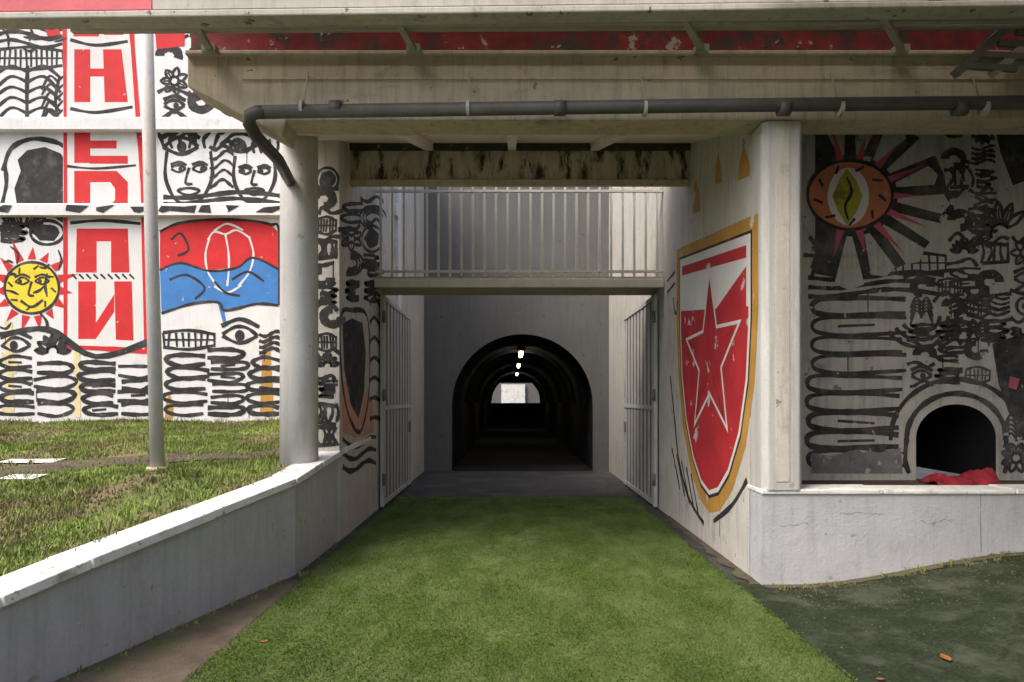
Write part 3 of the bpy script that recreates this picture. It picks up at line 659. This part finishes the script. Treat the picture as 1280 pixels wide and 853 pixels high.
# far end: raised opening to daylight
b = MB(); ox0, ox1 = Xt(606,TL), Xt(694,TL); oz0, oz1 = Zt(504,TL), Zt(479,TL)
b.box(ac-ar-.4, ac+ar+.4, TL, TL+.2, 0, oz0); b.box(ac-ar-.4, ac+ar+.4, TL, TL+.2, oz1, 7); b.box(ac-ar-.4, max(ox0,ac-ar-.39)+.02, TL, TL+.2, oz0, oz1)
b.build('end_wall', M['tunnel'], tn)
b = MB(); b.box(ac-6, ac+6, TL+6, TL+6.3, 0, 5); b.build('outer_wall', M['grey_wall'], tn)
b = MB(); b.box(ac-1.05, ac+.75, TL+5.8, TL+5.99, 0, 2.75); b.build('daylight_patch', M['coping'], tn)  # white panel added to stand for the bright daylight outside
for d_, lab_ in ((19.5,'lit strip lamp under the crown just inside the tunnel mouth'),(26.5,'lit strip lamp midway along the tunnel crown'),(36,'lit strip lamp on the tunnel crown close to the bright far opening')):
    z = asz+ar*.93-.06; x = ac+.02
    b = MB(); b.tube([(x,d_,z-.03),(x,d_+1.3,z-.03)], .055, 10); 
    t = thing('tunnel_lamp', lab_, 'lamp', group='lamps along the tunnel crown'); b.build('tube', M['lamp'], t)
    b = MB(); b.box(x-.07,x+.07,d_-.05,d_+1.35,z+.03,z+.09); b.build('housing', M['steel_dark'], t)
# balcony slab and railing
bl = thing('balcony', 'concrete balcony slab spanning the passage above the open gates', 'balcony')
b = MB(); b.box(XL, XR, DB, DB+.9, Zt(358,DB), Zt(346,DB)); b.build('slab', M['concrete'], bl)
b = MB(); b.box(XL+.01, XR-.01, DB-.05, DB-.004, Zt(360,DB), Zt(349,DB)); b.build('edge_beam', M['rail_paint'], bl, bevel=.01)
rl = thing('balcony_railing', 'pale metal railing of close upright bars along the balcony edge', 'railing')
zr0, zr1 = Zt(344,DB), Zt(238,DB)
for z in (zr0+.06, zr1, zr1+.12):
    b = MB(); b.bar((XL+.01,DB+.05,z),(XR-.01,DB+.05,z),.05,.035); b.build('rail', M['rail_paint'], rl)
nb = 25; bm_ = MB(); bm_.bar((0,0,zr0-.03),(0,0,zr1+.12),  .034,.034); bmesh_ = bm_.mesh('bar')
for i in range(nb):
    x = XL+.09+(XR-XL-.18)*i/(nb-1); link('bar', bmesh_, M['rail_paint'], rl, (x, DB+.05, 0))
# gate leaves folded back against both walls
for sx, X0, lab in ((1,XR-.055,'slatted metal gate leaf folded open against the wall with the shield'),(-1,XL+.055,'slatted metal gate leaf folded open against the wall opposite the shield')):
    t = thing('gate_leaf', lab, 'gate', group='open gate leaves of the passage'); ya, yb = 10.5, 13.3; z0, z1 = .08, 3.25
    for z in (z0, z1): b = MB(); b.bar((X0,ya,z),(X0,yb,z),.05,.07); b.build('frame_rail', M['gate_paint'], t)
    for y in (ya, yb): b = MB(); b.bar((X0,y,z0-.05),(X0,y,z1+.035),.055,.055); b.build('frame_stile', M['gate_paint'], t)
    b = MB(); b.bar((X0,ya,1.55),(X0,yb,1.55),.045,.06); b.build('frame_rail', M['gate_paint'], t)
    b = MB(); b.box(min(X0,X0+sx*.04),max(X0,X0+sx*.04),ya,yb,z0,z1); b.build('backing', M['steel_dark'], t)
    sm = MB(); sm.box(-.004,.004,-.07,.07,z0+.036,z1-.036); sme = sm.mesh('slat')
    for i in range(9): link('slat', sme, M['gate_paint'], t, (X0-sx*.006, ya+.17+(yb-ya-.34)*i/8, 0))
    for z in (.45, 1.75, 2.95): b = MB(); b.tube([(X0-sx*.03,ya-.03,z-.09),(X0-sx*.03,ya-.03,z+.09)], .026, 10); b.build('hinge', M['steel_dark'], t, smooth=True)
    b = MB(); b.box(X0-.04,X0+.04,yb-.20,yb-.06,1.05,1.25); b.build('lock_box', M['steel_dark'], t, bevel=.006)
# upper wall above the balcony: mould line and streaks
uw = thing('upper_wall', 'concrete wall above the balcony streaked with black mould', 'wall')
b = MB(); b.box(-2.4, XR-.002, DU-.02, DU+.2, Zt(226,DU), 5.77); b.build('wall_face', M['stained'], uw)
b = MB(); b.box(-2.4, XR-.003, DU-.09, DU-.021, Zt(190,DU), Zt(181,DU)); b.build('drip_ledge', M['mould'], uw, bevel=.012)
b = MB(); b.box(-2.4, XR-.004, DU-.06, DU-.0, Zt(234,DU), Zt(226,DU)-.001); b.build('lower_ledge', M['concrete'], uw, bevel=.008)
# ============================================================ stand structure overhead
# cantilever beam with haunch
cb = thing('concrete_beam', 'long beige concrete beam carrying the stand over the passage, weathered', 'beam')
b = MB(); x0 = Xt(234,D0)
b.prism([(x0,Zt(68,D0)),(x0,Zt(108,D0)),(Xt(352,D0),Zt(170,D0)),(Xt(352,D0)+.04,4.215),(9.5,4.215),(9.5,Zt(68,D0))], 'y', D0, D0+.35); b.build('beam_body', M['concrete'], cb, bevel=.012)
b = MB(); b.box(x0+.0, 9.5, D0-.05, D0+.3, Zt(72,D0), Zt(66,D0)); b.v=[(v[0],v[1],v[2]+.002) for v in b.v]; b.build('beam_lip', M['concrete'], cb, bevel=.012)
b = MB(); b.box(x0+.5, 9.5, D0-.012, D0-.001, Zt(100,D0), Zt(97,D0)); b.build('shutter_line', M['concrete'], cb)
# sloped soffit
sf = thing('soffit', 'pale sloping underside of the stand behind the concrete beam', 'soffit')
b = MB(); b.hexa([(-2.5,D0+.351,4.27),(XR+.30,D0+.351,4.27),(XR+.30,DU+.15,ZS+.05),(-2.5,DU+.15,ZS+.05),(-2.5,D0+.351,4.5),(XR+.30,D0+.351,4.5),(XR+.30,DU+.15,ZS+.25),(-2.5,DU+.15,ZS+.25)]); b.build('soffit_slab', M['soffit'], sf)
b = MB(); b.box(XR+.302, 9.5, D0+.351, DR+.3, 4.6, 4.8); b.build('soffit_panel', M['steel_dark'], sf)
for xx in (505, 640, 775):
    b = MB(); b.hexa([(Xt(xx,6.6)-.05,D0+.36,4.20),(Xt(xx,6.6)+.05,D0+.36,4.20),(Xt(xx,6.6)+.05,DU-.03,ZS-.10),(Xt(xx,6.6)-.05,DU-.03,ZS-.10),(Xt(xx,6.6)-.05,D0+.36,4.30),(Xt(xx,6.6)+.05,D0+.36,4.30),(Xt(xx,6.6)+.05,DU-.03,ZS+.02),(Xt(xx,6.6)-.05,DU-.03,ZS+.02)])
    b.build('rib', M['soffit'], sf)
# red girder
b = MB(); zg0, zg1 = Zt(65,D0)+.001, Zt(36,D0)
b.box(x0+.02, 9.5, D0+.03, D0+.32, zg0, zg1); o = b.build('red_girder', M['red_girder']); tag(o, 'dark girder with peeling red paint lying on the concrete beam', 'girder')
# deck over everything
dk = thing('upper_deck', 'upper deck of the stand with a beige front edge faded red at one end', 'deck')
DF = 5.5
def fz(px, a, b_): return Zt(a+(b_-a)*px/1280, DF)
zA0, zA1 = Zt(23,DF), Zt(17,DF)
xa, xm, xb = -6.2, Xt(190,DF), 9.5
def slope(x): return (x+6)*.012
for (u0,u1,m_) in ((xa,xm-.004,M['fascia_red']),(xm+.004,xb,M['fascia'])):
    b = MB(); b.hexa([(u0,DF,Zt(13,DF)+slope(u0)-.03),(u1,DF,Zt(13,DF)+slope(u1)-.03),(u1,DF+.12,Zt(13,DF)+slope(u1)-.03),(u0,DF+.12,Zt(13,DF)+slope(u0)-.03),(u0,DF,5.6),(u1,DF,5.6),(u1,DF+.12,5.6),(u0,DF+.12,5.6)]); b.build('front_fascia', m_, dk)
b = MB(); b.hexa([(xa,DF-.07,Zt(22.5,DF-.07)+slope(xa)-.03),(xb,DF-.07,Zt(22.5,DF-.07)+slope(xb)-.03),(xb,DF+.1,Zt(22.5,DF-.07)+slope(xb)-.03),(xa,DF+.1,Zt(22.5,DF-.07)+slope(xa)-.03),(xa,DF-.07,Zt(13.5,DF-.07)+slope(xa)-.03),(xb,DF-.07,Zt(13.5,DF-.07)+slope(xb)-.03),(xb,DF+.1,Zt(13.5,DF-.07)+slope(xb)-.03),(xa,DF+.1,Zt(13.5,DF-.07)+slope(xa)-.03)]); b.build('edge_gutter', M['fascia'], dk, bevel=.012)
b = MB(); b.box(-3.0, 9.5, DF+.125, DU+.6, 5.78, 5.98); b.build('deck_slab', M['concrete'], dk)
b = MB(); b.box(1.9, 9.5, -4, DF-.25, 4.95, 5.15); b.build('deck_slab', M['concrete'], dk)  # unseen slab added in front of the deck edge to shade the right side
# steel members under the edge
st = thing('steel_truss', 'light steel rails and slanting struts hung below the deck edge', 'truss')
for (py, dd, wd) in ((27,5.62,.035),(33,5.74,.03),(39,5.88,.03)):
    b = MB(); b.bar((Xt(90,dd),dd,Zt(py,dd)),(9.4,dd,Zt(py,dd)+.08),.05,wd); b.build('rail', M['steel'], st)
for xx in (250,505,865,1115):
    b = MB(); b.bar((Xt(xx-14,5.6),5.60,Zt(16,5.6)),(Xt(xx+12,6.05),6.05,Zt(62,6.05)),.055,.04); b.build('strut', M['steel'], st)
    b = MB(); b.box(Xt(xx+12,6.05)-.06,Xt(xx+12,6.05)+.06,6.02,6.11,Zt(66,6.05),Zt(57,6.05)); b.build('foot_plate', M['steel'], st)
# stair frame at top right
sf2 = thing('stair_frame', 'dark steel stair frame rising under the deck beyond the beam', 'stair')
for k in range(3):
    b = MB(); b.bar((Xt(1190+k*46,6.0),5.95,Zt(96,6.0)),(Xt(1290+k*46,6.0),5.95,Zt(4,6.0)),.09,.07); b.build('stringer', M['steel_dark'] if k != 1 else M['steel'], sf2)
for k in range(6):
    b = MB(); b.bar((Xt(1196+k*22,6.0),5.92,Zt(88-k*14,6.0)),(Xt(1262+k*22,6.0),5.92,Zt(92-k*14,6.0)),.04,.05); b.build('tread', M['steel_dark'], sf2)
# pipe with elbow and hangers
pp = thing('drain_pipe', 'dark grey drain pipe hung along the concrete beam', 'pipe')
zp = Zt(136,5.98); xe = Xt(330,5.98); cxm_ = Xt(368,7.5)
b = MB(); b.tube([(xe,5.98,zp-.03),(2,5.98,zp+.03),(9.4,5.98,zp+.10)], .058, 18); b.build('pipe_run', M['pipe'], pp, smooth=True)
b = MB(); b.tube([(xe+.02,5.98,zp-.03),(xe-.06,5.98,zp-.032),(xe-.13,6.0,zp-.05),(xe-.16,6.06,zp-.10),(xe-.15,6.2,zp-.16),(xe-.12,6.7,zp-.2),(cxm_,7.42,zp-.22)], .058, 18); b.build('elbow', M['pipe'], pp, smooth=True)
for xx in (420, 700, 980, 1200):
    b = MB(); b.tube([(Xt(xx,5.98)-.05,5.98,zp+.004),(Xt(xx,5.98)+.05,5.98,zp+.004)], .067, 18); b.build('socket', M['pipe'], pp, smooth=True)
for xx in (378,585,806,1050,1230):
    x = Xt(xx,5.98)
    b = MB(); b.bar((x,D0-.02,Zt(92,D0)),(x,6.02,zp+.08),.012,.012); 
    b.tube([(x-.014,5.98,zp),(x+.014,5.98,zp)], .070, 18); b.build('hanger', M['steel'], pp)
# round column and slim pole on the lawn edge
DC = 7.5; cxm = Xt(374,DC); cr = 23/F*DC
co = thing('round_column', 'thick round painted concrete column standing at the end of the retaining wall', 'column')
b = MB(); b.tube([(cxm,DC,.86),(cxm,DC,2.2),(cxm,DC,3.4),(cxm,DC,Zt(150,DC)+.35)], [cr*1.02,cr,cr,cr], 32); b.build('shaft', M['column'], co, smooth=True)
b = MB(); b.tube([(cxm,DC,.80),(cxm,DC,.96)], cr*1.14, 32); b.build('foot', M['coping'], co, smooth=True, bevel=.015)
DP = 7.1; pxm = Xt(197,DP)
po = thing('slim_pole', 'slim pale steel pole rising from the lawn in front of the red banner', 'pole')
b = MB(); b.tube([(pxm,DP,lz(pxm,DP)-.05),(Xt(190,DP),DP,3.2),(Xt(183,DP),DP,5.6)], [8.5/F*DP,8/F*DP,7.5/F*DP], 20); b.build('shaft', M['column'], po, smooth=True)
b = MB(); b.tube([(pxm,DP,lz(pxm,DP)-.02),(pxm,DP,lz(pxm,DP)+.03)], .105, 20); b.build('base_collar', M['concrete'], po, smooth=True)
# wall added out of frame at the right to shade this end
sb = MB(); sb.box(6.6, 7.0, -6, D0-.001, -.2, 5.5); o = sb.build('side_wall', M['concrete']); tag(o, 'plain concrete wall added out of view to shade this end', 'wall')
# ============================================================ small things on the ground
b = MB(); d_ = 1450/137; b.tube([(Xt(698,d_),d_,.019),(Xt(698,d_),d_,.030)], .10, 20); o = b.build('drain_cover', M['iron']); tag(o, 'small round dark drain cover in the green passage floor', 'drain')
rl_ = random.Random(3)
def leaf(x, y, z, s, rot, label):
    b = MB(); ca, sa = math.cos(rot), math.sin(rot)
    pts = [(-1,0,.1),(-.5,.42,.25),(.2,.5,.12),(1,0,.35),(.2,-.5,.2),(-.5,-.42,.05)]
    for i in range(6):
        A, B = pts[i], pts[(i+1)%6]
        b.face([(x,y,z+.004)]+[(x+s*(q_[0]*ca-q_[1]*sa), y+s*(q_[0]*sa+q_[1]*ca), z+.006+s*q_[2]*.22) for q_ in (A,B)])
    o = b.build('dry_leaf', M['leaf'], fix=False); tag(o, label, 'leaf', 'dry leaves on the ground')
for px_, py_, s_, lab in ((1182,790,.06,'bright orange dry leaf lying on the dark mossy ground'),(1100,812,.03,'small dull brown leaf on the dark mossy ground'),(690,704,.03,'dry curled brown leaf lying on the green turf path'),(330,806,.035,'dry curled brown leaf on the dirt beside the retaining wall')):
    zz = .2 if px_ > 1000 else 0; d_ = (EYE-zz)*F/(py_-HOR); x_ = Xt(px_,d_)
    leaf(x_, d_, gz(x_,d_)+.019, s_, rl_.random()*6, lab)

# ============================================================ fibres of the turf path, weeds along the walls, litter
rt = random.Random(9); v, f = [], []
while len(f) < 170000:
    y = 3.3/(1-rt.random()*.72); x = rt.uniform(-1.965, 2.055)
    if y > 11.5: continue
    h = rt.uniform(.006,.016); a_ = rt.random()*6.28; wv = rt.uniform(.0025,.005)*(.6+y*.12); c_ = rt.random()*6.28; ln = rt.uniform(.002,.014)
    dx, dy = math.cos(a_)*wv, math.sin(a_)*wv; z = gz(x,y)+.017; k = len(v)
    v += [(x-dx,y-dy,z),(x+dx,y+dy,z),(x+math.cos(c_)*ln,y+math.sin(c_)*ln,z+h)]; f.append((k,k+1,k+2))
me = bpy.data.meshes.new('turf_fibre'); me.from_pydata(v, [], f); o = link('turf_fibre', me, M['turf']); o['kind'] = 'stuff'; o['label'] = 'short matted green fibres of the turf path'; o['category'] = 'turf'
v, f = [], []
def tuft(x, y, z, s_, nbl):
    for _ in range(nbl):
        a_ = rt.random()*6.28; l_ = s_*rt.uniform(.4,1); wv = .0035+.004*rt.random(); dx, dy = math.cos(a_)*wv, math.sin(a_)*wv
        c_ = rt.random()*6.28; ox, oy = rt.gauss(0,s_*.25), rt.gauss(0,s_*.25); k = len(v); ln = l_*rt.uniform(.1,.8)
        m1 = (x+ox+math.cos(c_)*ln*.4, y+oy+math.sin(c_)*ln*.4, z+l_*.6)
        v.extend([(x+ox-dx,y+oy-dy,z-.01),(x+ox+dx,y+oy+dy,z-.01),(m1[0]+dx*.7,m1[1]+dy*.7,m1[2]),(m1[0]-dx*.7,m1[1]-dy*.7,m1[2]),(x+ox+math.cos(c_)*ln,y+oy+math.sin(c_)*ln,z+l_*.85)])
        f.append((k,k+1,k+2,k+3)); f.append((k+3,k+2,k+4))
for _ in range(260):      # lawn edge
    y = 3.2+7*rt.random()**1.2; wx, wz = wall_at(min(y,9.9)); x = wx-.27-rt.random()**2*.5; tuft(x, y, lz(x,y), rt.uniform(.05,.13), 14)
for _ in range(420):      # lawn clumps
    y = 3.6+8.2*rt.random(); wx, wz = wall_at(min(y,9.9)); x = wx-.4-rt.random()*6; tuft(x, y, lz(x,y), rt.uniform(.04,.10), 12)
for _ in range(150):      # foot of the mural wall
    x = -9+6.6*rt.random(); tuft(x, DM-.05-rt.random()*.25, lz(x,DM-.1), rt.uniform(.06,.16), 10)
for _ in range(150):      # foot of the low wall at the right
    x = XR+.05+rt.random()*4; tuft(x, D0-.02-rt.random()**2*.16, gz(x,D0), rt.uniform(.02,.07), 10)
for _ in range(70):       # foot of the retaining wall
    y = 2.5+5.5*rt.random(); wx, _ = wall_at(y); tuft(wx+.02+rt.random()**2*.12, y, .01, rt.uniform(.02,.05), 8)
me = bpy.data.meshes.new('weeds'); me.from_pydata(v, [], f); o = link('weeds', me, M['blade']); o['kind'] = 'stuff'; o['label'] = 'ragged weeds and grass tufts along the walls'; o['category'] = 'weeds'
v, f = [], []
def crumb(x, y, z, s_):
    k = len(v); t0 = rt.random()*6
    for i in range(5): v.append((x+s_*math.cos(t0+i*1.257)*rt.uniform(.6,1), y+s_*math.sin(t0+i*1.257)*rt.uniform(.6,1), z))
    v.append((x,y,z+s_*rt.uniform(.4,.9)))
    for i in range(5): f.append((k+i,k+(i+1)%5,k+5))
for _ in range(2600):
    t_ = rt.random()
    if t_ < .4: x = XR+.02+rt.random()*4; y = D0-.02-abs(rt.gauss(0,.5))
    elif t_ < .75: y = 2.5+5.5*rt.random(); x = wall_at(y)[0]+.02+abs(rt.gauss(0,.22))
    else: y = 3+6*rt.random(); x = rt.uniform(-1.9,4)
    if y < 1.5: continue
    crumb(x, y, gz(x,y)+(.02 if -1.9 < x < 2.02 else .010), rt.uniform(.004,.014))
me = bpy.data.meshes.new('grit'); me.from_pydata(v, [], f); o = link('grit', me, M['soil']); o['kind'] = 'stuff'; o['label'] = 'scattered grit and crumbs of plaster on the ground'; o['category'] = 'grit'

pmL, wmL, kL = front_wall(D0); rk = random.Random(4); q = Paint(pmL, wmL, .004, kL)
q.line([(1226,618),(1225.5,650),(1226.4,690)], .9)
for x0,y0,n_ in ((1050,642,12),(1150,652,9),(975,656,8)):
    q.line([(x0+i*5,y0+1.5*math.sin(i*.8)+rk.uniform(-1.6,1.6)) for i in range(n_)], rk.uniform(.5,.8), sub=2)
q.build('cracks', M['p_grey'], lw)
def smear(name, pts, m, z):
    b = MB()
    for i in range(len(pts)-1):
        (xa,ya,wa),(xb,yb,wb) = pts[i], pts[i+1]; nx_, ny_ = -(yb-ya), xb-xa; l_ = math.hypot(nx_,ny_); nx_, ny_ = nx_/l_, ny_/l_
        b.face([(xa,ya,gz(xa,ya)+z),(xb,yb,gz(xb,yb)+z),(xb-nx_*wb,yb-ny_*wb,gz(xb-nx_*wb,yb-ny_*wb)+z),(xa-nx_*wa,ya-ny_*wa,gz(xa-nx_*wa,ya-ny_*wa)+z)])
    return struct(b.build(name, m, fix=False))
smear('soil_drift', [(XR+.0+.06*i, D0+.01, .06+.05*abs(math.sin(i*.7))+.05*rk.random()) for i in range(75)], M['soil'], .016)
smear('soil_drift', [(XR+.01, 9.8-.08*i, .05+.06*abs(math.sin(i*.5))+.05*rk.random()) for i in range(46)], M['soil'], .012)

# painted pieces that belong together sit under one another (part > sub-part)
def nest(root, head, *subs):
    ch = {c.name.split('.')[0]: c for c in root.children}
    for n_ in subs: ch[n_].parent = ch[head]
nest(mw, 'sun_disc', 'sun_rays', 'sun_linework'); nest(mw, 'banner_ground', 'banner_lettering', 'banner_linework'); nest(mw, 'flag_red_band', 'flag_blue_band', 'flag_white_lines', 'flag_linework')
nest(pr, 'shield_border', 'shield_inner_line', 'shield_field', 'shield_red_field', 'shield_red_panels', 'star_outline', 'star', 'star_facet_lines')
nest(mr, 'eye_ring', 'eye_white', 'eye_flame', 'eye_linework', 'pale_rays', 'pink_rays')
